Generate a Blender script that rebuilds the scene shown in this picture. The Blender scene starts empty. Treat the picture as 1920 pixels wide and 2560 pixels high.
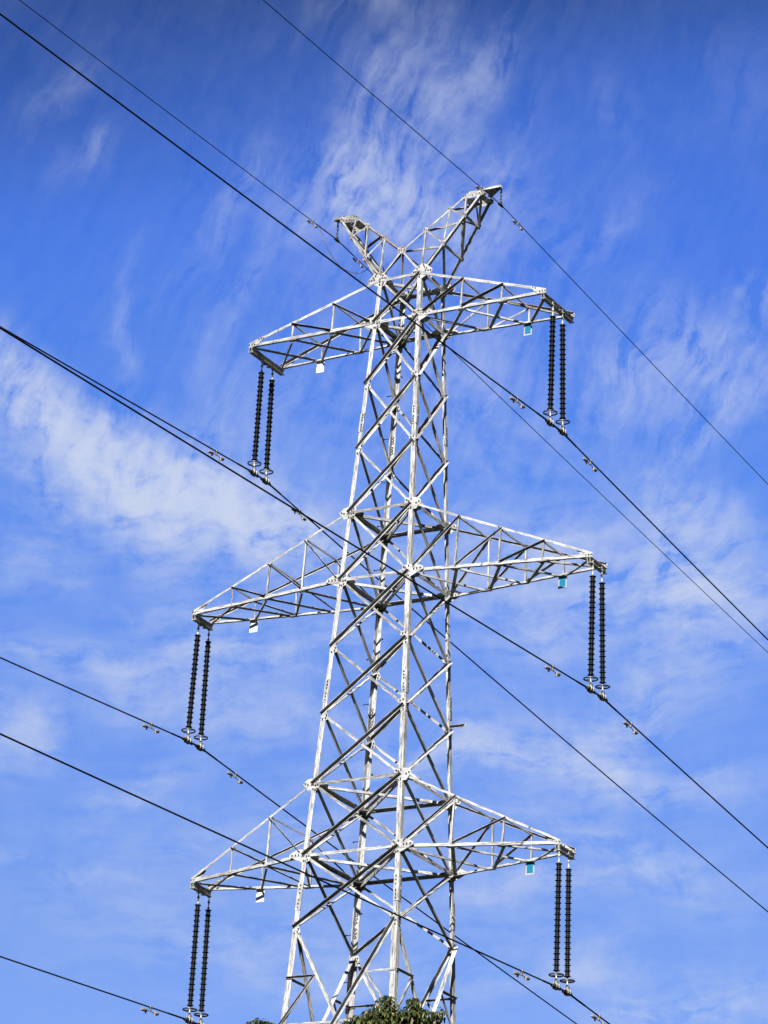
import bpy, math, random
from mathutils import Vector as V, Matrix
random.seed(7)
sc = bpy.context.scene
R = math.radians
COL = sc.collection

# ------------------------------------------------------------------ camera
RIGHT = V((0.8702, 0.4897, 0.0548)).normalized()
FWD = V((-0.4734, 0.8000, 0.3685)).normalized()
UP = RIGHT.cross(FWD).normalized()
RIGHT = FWD.cross(UP).normalized()
cd = bpy.data.cameras.new('camera')
cam = bpy.data.objects.new('camera', cd)
COL.objects.link(cam)
cam.matrix_world = Matrix(((RIGHT.x, UP.x, -FWD.x, 42.5665), (RIGHT.y, UP.y, -FWD.y, -72.6607),
                           (RIGHT.z, UP.z, -FWD.z, 1.6), (0, 0, 0, 1)))
cd.sensor_fit = 'VERTICAL'
cd.sensor_height = 36.0
cd.lens = 128.21
cd.clip_start = 0.5
cd.clip_end = 6000
sc.camera = cam

# ------------------------------------------------------------------ exposure, sun, sky
sc.view_settings.view_transform = 'Standard'
sc.view_settings.look = 'None'
sc.view_settings.gamma = 1
sc.view_settings.exposure = 1.58
SUN_AZ, SUN_EL = R(17), R(36)            # from -Y a little towards +X: behind the viewer
sdir = V((math.sin(SUN_AZ) * math.cos(SUN_EL), -math.cos(SUN_AZ) * math.cos(SUN_EL), math.sin(SUN_EL)))
sl = bpy.data.lights.new('sun', 'SUN')
sl.energy = 5.0
sl.angle = R(0.5)
sl.color = (1.0, 0.985, 0.96)
so = bpy.data.objects.new('sun', sl)
COL.objects.link(so)
so.location = (0, 0, 120)
so.rotation_euler = sdir.to_track_quat('Z', 'Y').to_euler()

W = bpy.data.worlds.new('World')
sc.world = W
W.use_nodes = True
W.cycles.sampling_method = 'MANUAL'
W.cycles.sample_map_resolution = 256
nt = W.node_tree
for n in list(nt.nodes):
    nt.nodes.remove(n)


def N(tree, typ, ins=None, **kw):
    n = tree.nodes.new(typ)
    for k, v in kw.items():
        setattr(n, k, v)
    for k, v in (ins or {}).items():
        s = n.inputs[k]
        if isinstance(v, bpy.types.NodeSocket):
            tree.links.new(v, s)
        else:
            s.default_value = v
    return n


def wmath(op, a, b=0.0, clamp=False):
    n = N(nt, 'ShaderNodeMath', {0: a, 1: b}, operation=op)
    n.use_clamp = clamp
    return n.outputs[0]


def wvec(op, a, b=(0, 0, 0)):
    return N(nt, 'ShaderNodeVectorMath', {0: a, 1: b}, operation=op)


sky = N(nt, 'ShaderNodeTexSky', sky_type='NISHITA')
sky.sun_disc = False
sky.sun_elevation = SUN_EL
sky.sun_rotation = math.atan2(sdir.x, sdir.y)
sky.altitude = 200
sky.air_density = 1.0
sky.dust_density = 0.0
sky.ozone_density = 2.5
tc = N(nt, 'ShaderNodeTexCoord')
sep = N(nt, 'ShaderNodeSeparateXYZ', {0: tc.outputs['Generated']})
az = wmath('MULTIPLY', wmath('ARCTAN2', sep.outputs[0], sep.outputs[1]), 180 / math.pi)
el = wmath('MULTIPLY', wmath('ARCSINE', sep.outputs[2]), 180 / math.pi)
# sky coordinates in degrees round the bearing and height of the cloud field
sk = N(nt, 'ShaderNodeCombineXYZ', {0: wmath('ADD', az, 30.6), 1: wmath('SUBTRACT', el, 21.6), 2: 0.0}).outputs[0]
w1 = N(nt, 'ShaderNodeTexNoise', {'Vector': sk, 'Scale': 0.28, 'Detail': 2.0, 'Roughness': 0.5})
w2 = N(nt, 'ShaderNodeTexNoise', {'Vector': sk, 'Scale': 1.1, 'Detail': 4.0, 'Roughness': 0.6})
o1 = wvec('MULTIPLY', wvec('SUBTRACT', w1.outputs['Color'], (0.5, 0.5, 0.5)).outputs[0], (2.6, 2.6, 0)).outputs[0]
o2 = wvec('MULTIPLY', wvec('SUBTRACT', w2.outputs['Color'], (0.5, 0.5, 0.5)).outputs[0], (.55, .55, 0)).outputs[0]
skw = wvec('ADD', wvec('ADD', sk, o1).outputs[0], o2).outputs[0]
# cirrus patches: bearing, height, half sizes (deg), tilt (deg), thickness
PATCH = [
    # plume behind the top of the pylon
    (-0.25, 4.9, 1.45, 0.8, 4, 1.05), (-0.55, 6.1, 0.55, 1.0, -12, .60), (.6, 6.4, .45, .8, -20, .35), (1.25, 7.2, 0.8, 0.3, 55, .30),
    (1.7, 5.5, .35, .9, -15, .22), (-1.1, 5.2, .25, .9, 12, .35), (.9, 4.2, 1.2, .5, 8, .35), (0.2, 7.3, .7, .3, 70, .18),
    # bank on the left
    (-6.0, 1.30, 1.2, .45, -42, .85), (-4.9, .75, 1.6, .50, -28, 1.4), (-3.6, .30, 1.7, .55, -14, 1.45), (-2.3, .05, 1.6, .50, -10, 1.05), (-3.0, -.35, 1.6, .45, -16, .6),
    (-1.5, -.40, 1.3, .35, -8, .75), (-4.6, -.4, 1.6, .4, -24, .45), (-2.6, 1.2, .9, .5, 30, .35), (-6.3, .2, .7, .4, -35, .5),
    # right
    (4.6, 2.5, 1.0, .55, 18, .60), (5.7, 2.0, .8, .6, 30, .50), (6.1, 3.6, .5, .25, 35, .45), (5.0, 1.2, 1.2, .25, 25, .22),
    (5.3, -.3, 1.1, .6, -45, .95), (5.9, -1.3, .7, .8, -60, .75), (4.0, -1.2, 1.5, .5, 30, .65), (3.2, -.6, 1.2, .6, 20, .45), (4.6, -2.6, 1.3, .5, 40, .55),
    (2.2, -.9, 1.2, .6, 10, .50), (1.2, 2.4, .9, .4, 35, .22),
    # bands lower down
    (1.7, -3.7, 1.7, .28, 3, .85), (4.4, -3.9, 1.6, .30, -4, .70), (3.4, -3.2, 2.0, .3, 8, .40), (-2.0, -2.2, 1.8, .26, 5, .70), (-3.2, -1.7, 1.2, .25, 3, .45),
    (-2.0, -2.95, 1.9, .35, -4, .50), (-5.0, -2.7, 1.5, .35, 2, .48), (-5.8, -3.9, .7, .45, 25, .70), (-3.7, -4.3, .8, .3, 35, .40), (4.4, -5.1, 1.4, .35, -12, .55),
    (2.6, -5.7, 1.4, .18, 8, .50), (-4.8, -6.0, 1.4, .14, 3, .35), (5.4, -7.3, 1.2, .35, 14, .75), (3.6, -7.0, 1.0, .3, 10, .45), (-.9, -4.9, 2.0, .5, 6, .28),
    (-2.6, -6.7, 1.8, .4, 2, .25), (0, -7.2, 2.0, .4, 5, .30), (-6.0, -1.2, .6, .6, 70, .40),
    (.8, 2.0, 2.6, 1.8, 0, .26), (.3, -1.0, 4.0, 2.4, 0, .16), (0, -5.6, 5.0, 1.6, 2, .18),
    # faint high wisps
    (-6.0, 6.2, .7, .22, 58, .2), (-5.6, 5.0, .5, .25, 50, .25), (-3.2, 4.4, .3, 1.1, -22, .28), (-2.6, 3.0, .25, .9, -18, .28), (-4.5, 2.7, .2, .8, 5, .25),
    (5.9, 7.0, .7, .6, 40, .07), (3.4, 6.5, .25, .7, -10, .10), (-1.2, 7.6, .9, .2, 15, .2), (3.2, 4.4, .8, .3, 40, .2),
]
acc = 0.035
for (u0, v0, ru, rv, rot, s) in PATCH:
    m = N(nt, 'ShaderNodeMapping', {'Vector': skw, 'Location': (u0, v0, 0), 'Rotation': (0, 0, R(rot)),
                                    'Scale': (ru, rv, 1)}, vector_type='TEXTURE')
    d = wvec('DOT_PRODUCT', m.outputs[0], m.outputs[0]).outputs['Value']
    e = wmath('EXPONENT', wmath('MULTIPLY', d, -0.85))
    acc = N(nt, 'ShaderNodeMath', {0: e, 1: s, 2: acc}, operation='MULTIPLY_ADD').outputs[0]


# wispy fibres: combed steeply up in the high cloud, lying flatter lower down
def fibre(vec, rot, sx, sy, scale, dist=.2, det=6.0, rough=.62):
    m = N(nt, 'ShaderNodeMapping', {'Vector': vec, 'Rotation': (0, 0, R(rot)), 'Scale': (sx, sy, 1)}, vector_type='TEXTURE')
    return N(nt, 'ShaderNodeTexNoise', {'Vector': m.outputs[0], 'Scale': scale, 'Detail': det, 'Roughness': rough, 'Distortion': dist}).outputs[0]


high = N(nt, 'ShaderNodeMapRange', {0: el, 1: 20.8, 2: 23.2, 3: 0.0, 4: 1.0}).outputs[0]
sc1 = wvec('SCALE', o1)
sc1.inputs['Scale'].default_value = .45
skf = wvec('ADD', wvec('ADD', sk, sc1.outputs[0]).outputs[0], o2).outputs[0]
fa = fibre(skf, 66, 2.8, .62, 2.3, 0.1, 7.0, .58)
fb = fibre(skf, 8, 3.6, .62, 2.2, 0.1, 7.0, .58)
fdir = N(nt, 'ShaderNodeMix', {'Factor': high, 'A': fb, 'B': fa}, data_type='FLOAT').outputs[0]
f2 = N(nt, 'ShaderNodeTexNoise', {'Vector': skw, 'Scale': 0.9, 'Detail': 6.0, 'Roughness': 0.6, 'Distortion': 0.0})
f3 = N(nt, 'ShaderNodeTexNoise', {'Vector': sk, 'Scale': 4.0, 'Detail': 5.0, 'Roughness': 0.55, 'Distortion': 0.0})
fib = wmath('ADD', wmath('ADD', wmath('MULTIPLY', fdir, 1.0), wmath('MULTIPLY', f2.outputs[0], 1.1)), wmath('MULTIPLY', f3.outputs[0], .34))
fib = N(nt, 'ShaderNodeMapRange', {0: fib, 1: .98, 2: 1.70, 3: 0.04, 4: 1.62}).outputs[0]
thick = wmath('MULTIPLY', acc, fib)
dens = wmath('SUBTRACT', 1.0, wmath('EXPONENT', wmath('MULTIPLY', thick, -1.08)))
veil = N(nt, 'ShaderNodeMapRange', {0: el, 1: 13.0, 2: 23.0, 3: 0.15, 4: 0.0}).outputs[0]
dens = wmath('MULTIPLY', wmath('ADD', dens, veil, True), 0.94, True)
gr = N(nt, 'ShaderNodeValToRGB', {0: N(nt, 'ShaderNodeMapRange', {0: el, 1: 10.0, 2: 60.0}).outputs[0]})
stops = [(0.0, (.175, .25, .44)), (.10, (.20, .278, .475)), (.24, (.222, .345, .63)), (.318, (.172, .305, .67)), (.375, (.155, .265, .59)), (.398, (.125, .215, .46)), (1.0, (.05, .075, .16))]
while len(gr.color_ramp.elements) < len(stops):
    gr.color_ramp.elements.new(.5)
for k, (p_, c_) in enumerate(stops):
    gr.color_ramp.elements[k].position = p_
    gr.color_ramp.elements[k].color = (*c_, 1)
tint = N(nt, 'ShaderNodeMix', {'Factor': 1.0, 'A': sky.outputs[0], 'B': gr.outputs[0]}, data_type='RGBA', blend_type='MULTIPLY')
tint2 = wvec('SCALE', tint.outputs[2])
# the blue deepens towards the upper left
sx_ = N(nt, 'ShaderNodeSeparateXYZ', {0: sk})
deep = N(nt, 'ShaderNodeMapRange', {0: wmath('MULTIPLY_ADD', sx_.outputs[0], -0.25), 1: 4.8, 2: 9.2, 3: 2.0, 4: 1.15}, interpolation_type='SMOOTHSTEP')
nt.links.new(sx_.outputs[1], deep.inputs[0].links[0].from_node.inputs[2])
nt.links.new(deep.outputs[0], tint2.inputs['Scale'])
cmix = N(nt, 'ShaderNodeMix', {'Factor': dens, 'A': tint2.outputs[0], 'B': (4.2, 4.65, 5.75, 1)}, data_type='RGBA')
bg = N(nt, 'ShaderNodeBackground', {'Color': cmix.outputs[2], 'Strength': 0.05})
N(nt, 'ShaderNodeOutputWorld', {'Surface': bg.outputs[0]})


# ------------------------------------------------------------------ materials
def newmat(name):
    m = bpy.data.materials.new(name)
    m.use_nodes = True
    t = m.node_tree
    b = t.nodes['Principled BSDF']
    return m, t, b


def ramp(t, fac, stops):
    r = N(t, 'ShaderNodeValToRGB', {0: fac})
    e = r.color_ramp.elements
    while len(e) < len(stops):
        e.new(0.5)
    for i, (p, c) in enumerate(stops):
        e[i].position = p
        e[i].color = (*c, 1)
    return r.outputs[0]


def steel(name, rust, grime, dull=1.0):
    """weathered galvanised steel: streaks run along each bar (UV u = length in metres)"""
    m, t, b = newmat(name)
    uv = N(t, 'ShaderNodeUVMap').outputs[0]
    mp = N(t, 'ShaderNodeMapping', {'Vector': uv, 'Scale': (3.5, 60, 1)})
    n1 = N(t, 'ShaderNodeTexNoise', {'Vector': mp.outputs[0], 'Scale': 1.0, 'Detail': 5.0, 'Roughness': 0.65})
    c1 = ramp(t, n1.outputs[0], [(0.36, (.055, .050, .045)), (0.36 + .14 * grime, (.18, .177, .172)), (0.57, (.39, .39, .388)), (0.8, (.46, .46, .458))])
    n2 = N(t, 'ShaderNodeTexNoise', {'Vector': uv, 'Scale': 14.0, 'Detail': 3.0, 'Roughness': 0.6})
    c2 = ramp(t, n2.outputs[0], [(0.32, (.74, .72, .70)), (0.5, (1, 1, 1))])
    mul = N(t, 'ShaderNodeMix', {'Factor': .8, 'A': c1, 'B': c2}, data_type='RGBA', blend_type='MULTIPLY').outputs[2]
    mp5 = N(t, 'ShaderNodeMapping', {'Vector': uv, 'Scale': (.9, 6, 1)})
    n5 = N(t, 'ShaderNodeTexNoise', {'Vector': mp5.outputs[0], 'Scale': 1.0, 'Detail': 3.0, 'Roughness': .6})
    lo = .55 * dull
    c5 = ramp(t, n5.outputs[0], [(0.34, (lo, lo * .97, lo * .92)), (0.55, (dull, dull, dull * .99)), (.75, (min(1, dull * 1.15),) * 3)])
    mul = N(t, 'ShaderNodeMix', {'Factor': 1.0, 'A': mul, 'B': c5}, data_type='RGBA', blend_type='MULTIPLY').outputs[2]
    mp3 = N(t, 'ShaderNodeMapping', {'Vector': uv, 'Scale': (1.1, 9, 1)})
    n3 = N(t, 'ShaderNodeTexNoise', {'Vector': mp3.outputs[0], 'Scale': 1.0, 'Detail': 7.0, 'Roughness': 0.72})
    rf = N(t, 'ShaderNodeMapRange', {0: n3.outputs[0], 1: .72 - rust, 2: .84 - rust, 3: 0.0, 4: 0.9}).outputs[0]
    n4 = N(t, 'ShaderNodeTexNoise', {'Vector': uv, 'Scale': 22.0, 'Detail': 3.0})
    rc = ramp(t, n4.outputs[0], [(0.3, (.035, .017, .011)), (0.55, (.10, .056, .036)), (0.75, (.17, .12, .09))])
    col = N(t, 'ShaderNodeMix', {'Factor': rf, 'A': mul, 'B': rc}, data_type='RGBA').outputs[2]
    t.links.new(col, b.inputs['Base Color'])
    b.inputs['Roughness'].default_value = 0.62
    b.inputs['Metallic'].default_value = 0.0
    b.inputs['Specular IOR Level'].default_value = 0.15
    return m


def plain(name, col, rough=.5, metal=0.0, var=.25, scale=30.0, spec=.4):
    m, t, b = newmat(name)
    tc = N(t, 'ShaderNodeTexCoord')
    n = N(t, 'ShaderNodeTexNoise', {'Vector': tc.outputs['Object'], 'Scale': scale, 'Detail': 4.0, 'Roughness': .6})
    lo = tuple(c * (1 - var) for c in col)
    hi = tuple(min(1, c * (1 + var)) for c in col)
    t.links.new(ramp(t, n.outputs[0], [(0.3, lo), (0.7, hi)]), b.inputs['Base Color'])
    b.inputs['Roughness'].default_value = rough
    b.inputs['Metallic'].default_value = metal
    b.inputs['Specular IOR Level'].default_value = spec
    return m


M_STEEL = steel('galvanised_steel', 0.05, .55)
M_PLATE = steel('bright_galvanised_plate', 0.06, .4)
M_DULL = steel('dull_galvanised_steel', 0.10, .9, .78)
M_WORN = steel('worn_galvanised_steel', 0.19, .8, .85)
M_RUST = steel('rust_streaked_steel', 0.24, .8, .8)


def bar_steel(clean=.5):
    r = random.random()
    return M_STEEL if r < clean else (M_DULL if r < clean + (1 - clean) * .55 else M_WORN)

M_BOLT = plain('shade_dark_bolt_steel', (.05, .042, .035), .7, 0)  # bolt heads coloured darker to stand in for the shadow under them
M_INS = plain('silicone_rubber', (.003, .003, .003), .5, 0, .3, 20, .18)
M_FIT = plain('galvanised_fitting', (.27, .265, .24), .5, .25, .4, 40)
M_DARKFIT = plain('dark_clamp_metal', (.03, .028, .022), .55, .3, .4, 40)
M_RING = plain('ring_aluminium', (.06, .06, .06), .35, .7, .3, 12)
M_WIRE = plain('weathered_conductor', (.007, .007, .0075), .8, 0, .3, 8, .08)
M_DAMP = plain('damper_zinc', (.17, .145, .12), .6, .1, .5, 30)
M_WHITE = plain('white_enamel', (.46, .46, .455), .35, 0, .06, 15)
M_RIM = plain('greyed_white_enamel', (.22, .225, .225), .4, 0, .2, 12)
M_BLUE = plain('blue_enamel', (.005, .095, .17), .35, 0, .10, 15)
M_CONC = plain('concrete', (.33, .32, .30), .9, 0, .25, 6)


# ------------------------------------------------------------------ mesh builder
class MB:
    def __init__(s):
        s.v, s.f, s.uv, s.mi, s.sm = [], [], [], [], []
        s.ou, s.ov = random.uniform(0, 90), random.uniform(0, 90)

    def new_offset(s):
        s.ou, s.ov = random.uniform(0, 90), random.uniform(0, 90)

    def face(s, pts, uvs=None, mat=0, smooth=False):
        i = len(s.v)
        s.v += [tuple(p) for p in pts]
        s.f.append(tuple(range(i, i + len(pts))))
        if uvs is None:
            uvs = [(p[0] + p[1], p[2]) for p in pts]
        s.uv.append([(a + s.ou, b + s.ov) for a, b in uvs])
        s.mi.append(mat)
        s.sm.append(smooth)

    def extrude(s, prof, p, q, u, n, mat=0):
        """2-D profile (in u, n) swept from p to q"""
        p, q = V(p), V(q)
        L = (q - p).length
        m = len(prof)
        a = [p + u * x + n * y for x, y in prof]
        b = [q + u * x + n * y for x, y in prof]
        per = 0.0
        flip = (q - p).dot(u.cross(n)) < 0
        for i in range(m):
            j = (i + 1) % m
            w = math.hypot(prof[j][0] - prof[i][0], prof[j][1] - prof[i][1])
            pts = [a[i], a[j], b[j], b[i]]
            uvs = [(0, per), (0, per + w), (L, per + w), (L, per)]
            if flip:
                pts.reverse(); uvs.reverse()
            s.face(pts, uvs, mat)
            per += w
        ca, cb = list(reversed(a)), list(b)
        if flip:
            ca.reverse(); cb.reverse()
        s.face(ca, None, mat)
        s.face(cb, None, mat)

    def angle(s, p, q, nv, a, t=0.008, off=0.0, up=True, out=True, a2=None, mat=0):
        """steel angle bar from p to q. One flange (a wide) lies in the plane square to nv,
        the other (a2) stands along +nv (out) or -nv on its upper (or lower) edge."""
        s.new_offset()
        p, q, nv = V(p), V(q), V(nv).normalized()
        ax = (q - p).normalized()
        nv = (nv - ax * nv.dot(ax)).normalized()
        u = ax.cross(nv)
        if u.z < 0 or (abs(u.z) < 1e-6 and u.x < 0):
            u = -u
        a2 = a2 or a
        e = 1 if up else -1
        g = 1 if out else -1
        h = a / 2 * e
        base = off + (0 if out else t)      # heel plane
        prof = [(h, base), (-h, base), (-h, base + t * g), (h - t * e, base + t * g), (h - t * e, base + a2 * g), (h, base + a2 * g)]
        s.extrude(prof, p, q, u, nv, mat)

    def plate(s, c, u, w, n, poly, t, mat=0):
        """flat plate: polygon in (u, w) round c, thickness t along n"""
        s.new_offset()
        c, n = V(c), V(n)
        f0 = [c + u * x + w * y for x, y in poly]
        f1 = [p + n * t for p in f0]
        m = len(poly)
        ar = sum(poly[i][0] * poly[(i + 1) % m][1] - poly[(i + 1) % m][0] * poly[i][1] for i in range(m))
        if ar * u.cross(w).dot(n) < 0:
            f0.reverse(); f1.reverse()
        s.face(f1, None, mat)
        s.face(list(reversed(f0)), None, mat)
        for i in range(m):
            j = (i + 1) % m
            s.face([f0[i], f0[j], f1[j], f1[i]], None, mat)

    def bolt(s, c, n, r=0.018, h=0.03, mat=1):
        n = V(n).normalized()
        u = n.orthogonal().normalized()
        w = n.cross(u)
        poly = [(r * math.cos(k * math.pi / 3), r * math.sin(k * math.pi / 3)) for k in range(6)]
        s.plate(c, u, w, n, poly, h, mat)

    def box(s, c, ax, ay, az_, mat=0):
        """box round c with half axes"""
        c = V(c)
        n = V(az_)
        s.plate(c - n, V(ax).normalized(), V(ay).normalized(), n.normalized(),
                [(-V(ax).length, -V(ay).length), (V(ax).length, -V(ay).length), (V(ax).length, V(ay).length), (-V(ax).length, V(ay).length)],
                2 * n.length, mat)

    def tube(s, pts, rad, seg=8, mat=0, caps=True):
        pts = [V(p) for p in pts]
        if not isinstance(rad, (list, tuple)):
            rad = [rad] * len(pts)
        rings = []
        u = None
        for i, p in enumerate(pts):
            d = (pts[min(i + 1, len(pts) - 1)] - pts[max(i - 1, 0)]).normalized()
            u = d.orthogonal().normalized() if u is None else (u - d * u.dot(d)).normalized()
            w = d.cross(u)
            rings.append([p + (u * math.cos(k * 2 * math.pi / seg) + w * math.sin(k * 2 * math.pi / seg)) * rad[i] for k in range(seg)])
        i0 = len(s.v)
        for r in rings:
            s.v += [tuple(x) for x in r]
        L = 0
        for i in range(len(rings) - 1):
            l2 = L + (pts[i + 1] - pts[i]).length
            for k in range(seg):
                k2 = (k + 1) % seg
                s.f.append((i0 + i * seg + k, i0 + i * seg + k2, i0 + (i + 1) * seg + k2, i0 + (i + 1) * seg + k))
                s.uv.append([(L, k / seg), (L, (k + 1) / seg), (l2, (k + 1) / seg), (l2, k / seg)])
                s.mi.append(mat); s.sm.append(True)
            L = l2
        if caps:
            s.face(list(reversed(rings[0])), None, mat)
            s.face(rings[-1], None, mat)

    def lathe(s, prof, c=(0, 0, 0), seg=16, mat=0):
        """profile (r, z) turned about a vertical axis through c"""
        c = V(c)
        i0 = len(s.v)
        for r, z in prof:
            s.v += [(c.x + r * math.cos(2 * math.pi * k / seg), c.y + r * math.sin(2 * math.pi * k / seg), c.z + z) for k in range(seg)]
        for i in range(len(prof) - 1):
            for k in range(seg):
                k2 = (k + 1) % seg
                s.f.append((i0 + i * seg + k, i0 + i * seg + k2, i0 + (i + 1) * seg + k2, i0 + (i + 1) * seg + k))
                s.uv.append([(0, 0), (1, 0), (1, 1), (0, 1)])
                s.mi.append(mat); s.sm.append(True)

    def torus(s, c, R_, r, seg=32, sub=8, mat=0, sz=1.0):
        c = V(c)
        i0 = len(s.v)
        for i in range(seg):
            a = 2 * math.pi * i / seg
            for j in range(sub):
                b = 2 * math.pi * j / sub
                rr = R_ + r * math.cos(b)
                s.v.append((c.x + rr * math.cos(a), c.y + rr * math.sin(a), c.z + r * sz * math.sin(b)))
        for i in range(seg):
            for j in range(sub):
                i2, j2 = (i + 1) % seg, (j + 1) % sub
                s.f.append((i0 + i * sub + j, i0 + i2 * sub + j, i0 + i2 * sub + j2, i0 + i * sub + j2))
                s.uv.append([(0, 0), (1, 0), (1, 1), (0, 1)])
                s.mi.append(mat); s.sm.append(True)

    def mesh(s, name, mats):
        me = bpy.data.meshes.new(name)
        me.from_pydata(s.v, [], s.f)
        uvl = me.uv_layers.new(name='UVMap')
        flat = [c for f in s.uv for p in f for c in p]
        uvl.data.foreach_set('uv', flat)
        for m in mats:
            me.materials.append(m)
        me.polygons.foreach_set('material_index', s.mi)
        me.polygons.foreach_set('use_smooth', s.sm)
        me.update()
        return me

    def build(s, name, mats, parent=None):
        if not isinstance(mats, (list, tuple)):
            mats = [mats]
        o = bpy.data.objects.new(name, s.mesh(name, mats))
        COL.objects.link(o)
        if parent is not None:
            o.parent = parent
        return o


def tag(o, label=None, cat=None, group=None, kind=None):
    if label: o['label'] = label
    if cat: o['category'] = cat
    if group: o['group'] = group
    if kind: o['kind'] = kind
    return o


def empty(name, loc=(0, 0, 0), **kw):
    o = bpy.data.objects.new(name, None)
    COL.objects.link(o)
    o.location = loc
    o.empty_display_size = .2
    return tag(o, **kw)


def copy_thing(root, loc):
    r = root.copy(); COL.objects.link(r); r.location = loc
    for ch in list(root.children):
        c = ch.copy(); COL.objects.link(c); c.parent = r
        for g in list(ch.children):
            d = g.copy(); COL.objects.link(d); d.parent = c
    return r


X, Y, Z = V((1, 0, 0)), V((0, 1, 0)), V((0, 0, 1))

# ------------------------------------------------------------------ ground
gm, gt, gb = newmat('grassy_ground')
gtc = N(gt, 'ShaderNodeTexCoord')
gn = N(gt, 'ShaderNodeTexNoise', {'Vector': gtc.outputs['Object'], 'Scale': .35, 'Detail': 8.0, 'Roughness': .65})
gt.links.new(ramp(gt, gn.outputs[0], [(.3, (.007, .011, .004)), (.55, (.014, .020, .007)), (.75, (.026, .025, .013))]), gb.inputs['Base Color'])
gb.inputs['Roughness'].default_value = 1
g = MB()
g.face([(-3000, -3000, 0), (3000, -3000, 0), (3000, 3000, 0), (-3000, 3000, 0)])
tag(g.build('ground', gm), kind='structure')

# unseen wooded ring added to block low sky and darken shaded steel
hm_, ht, hb = newmat('wooded_sky_blocker')
htc = N(ht, 'ShaderNodeTexCoord')
hn = N(ht, 'ShaderNodeTexNoise', {'Vector': htc.outputs['Object'], 'Scale': .06, 'Detail': 8.0, 'Roughness': .7})
ht.links.new(ramp(ht, hn.outputs[0], [(.3, (.008, .013, .005)), (.6, (.02, .028, .01)), (.8, (.034, .038, .014))]), hb.inputs['Base Color'])
hb.inputs['Roughness'].default_value = 1
hv, hf = [], []
NS, NR = 180, 10
for i in range(NS):
    a = 2 * math.pi * i / NS
    vw = math.cos(a - math.atan2(FWD.y, FWD.x))
    ridge = 150 + 260 * max(0.0, min(1.0, (.80 - vw) / .5)) + 22 * math.sin(3 * a + .6) + 16 * math.sin(7 * a + 2) + 9 * math.sin(17 * a) + 5 * math.sin(41 * a)  # ridge raised outside the view to block more ambient light
    for j in range(NR + 1):
        f = j / NR
        r = 520 + 900 * f
        hv.append((r * math.cos(a), r * math.sin(a), -1 + (ridge + 1) * math.sin(math.pi * f) ** 1.2 * (1 + .12 * math.sin(9 * a + 8 * f))))
for i in range(NS):
    for j in range(NR):
        p, q = i * (NR + 1) + j, ((i + 1) % NS) * (NR + 1) + j
        hf.append((p, q, q + 1, p + 1))
hme = bpy.data.meshes.new('sky_blocker_hills')
hme.from_pydata(hv, [], hf)
hme.materials.append(hm_)
hme.polygons.foreach_set('use_smooth', [True] * len(hf))
ho = bpy.data.objects.new('sky_blocker_hills', hme)
COL.objects.link(ho)
tag(ho, kind='structure')

# ------------------------------------------------------------------ lattice tower
Z0 = 23.7267
K = 0.0464
ZR = 9.236 + Z0
LV = {k: v + Z0 for k, v in dict(t1=17.4612, b1=16.2712, a=14.5449, b=12.7681, t2=11.0394, b2=9.236, c=7.4836, d=5.7369,
                                 t3=3.952, b3=2.1593, n4=0.374, n5=-4.75, n6=-13.2, gd=-Z0 + .25).items()}
ORDER = ['t1', 'b1', 'a', 'b', 't2', 'b2', 'c', 'd', 't3', 'b3', 'n4', 'n5', 'n6', 'gd']


def hw(z):
    return 1 - K * (z - ZR)


CN = {'L': (-1, -1), 'F': (1, -1), 'R': (1, 1), 'B': (-1, 1)}


def node(c, z):
    return V((CN[c][0] * hw(z), CN[c][1] * hw(z), z))


# faces: (corner seen left, corner seen right, direction to the viewer's side, outward?)
FACES = [('L', 'F', -Y, True), ('F', 'R', X, True), ('B', 'R', -Y, False), ('L', 'B', X, False)]

tower = empty('lattice_pylon', (0, 0, 0), label='tall grey lattice steel pylon with six crossarms and a V-shaped top', cat='pylon')

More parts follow.
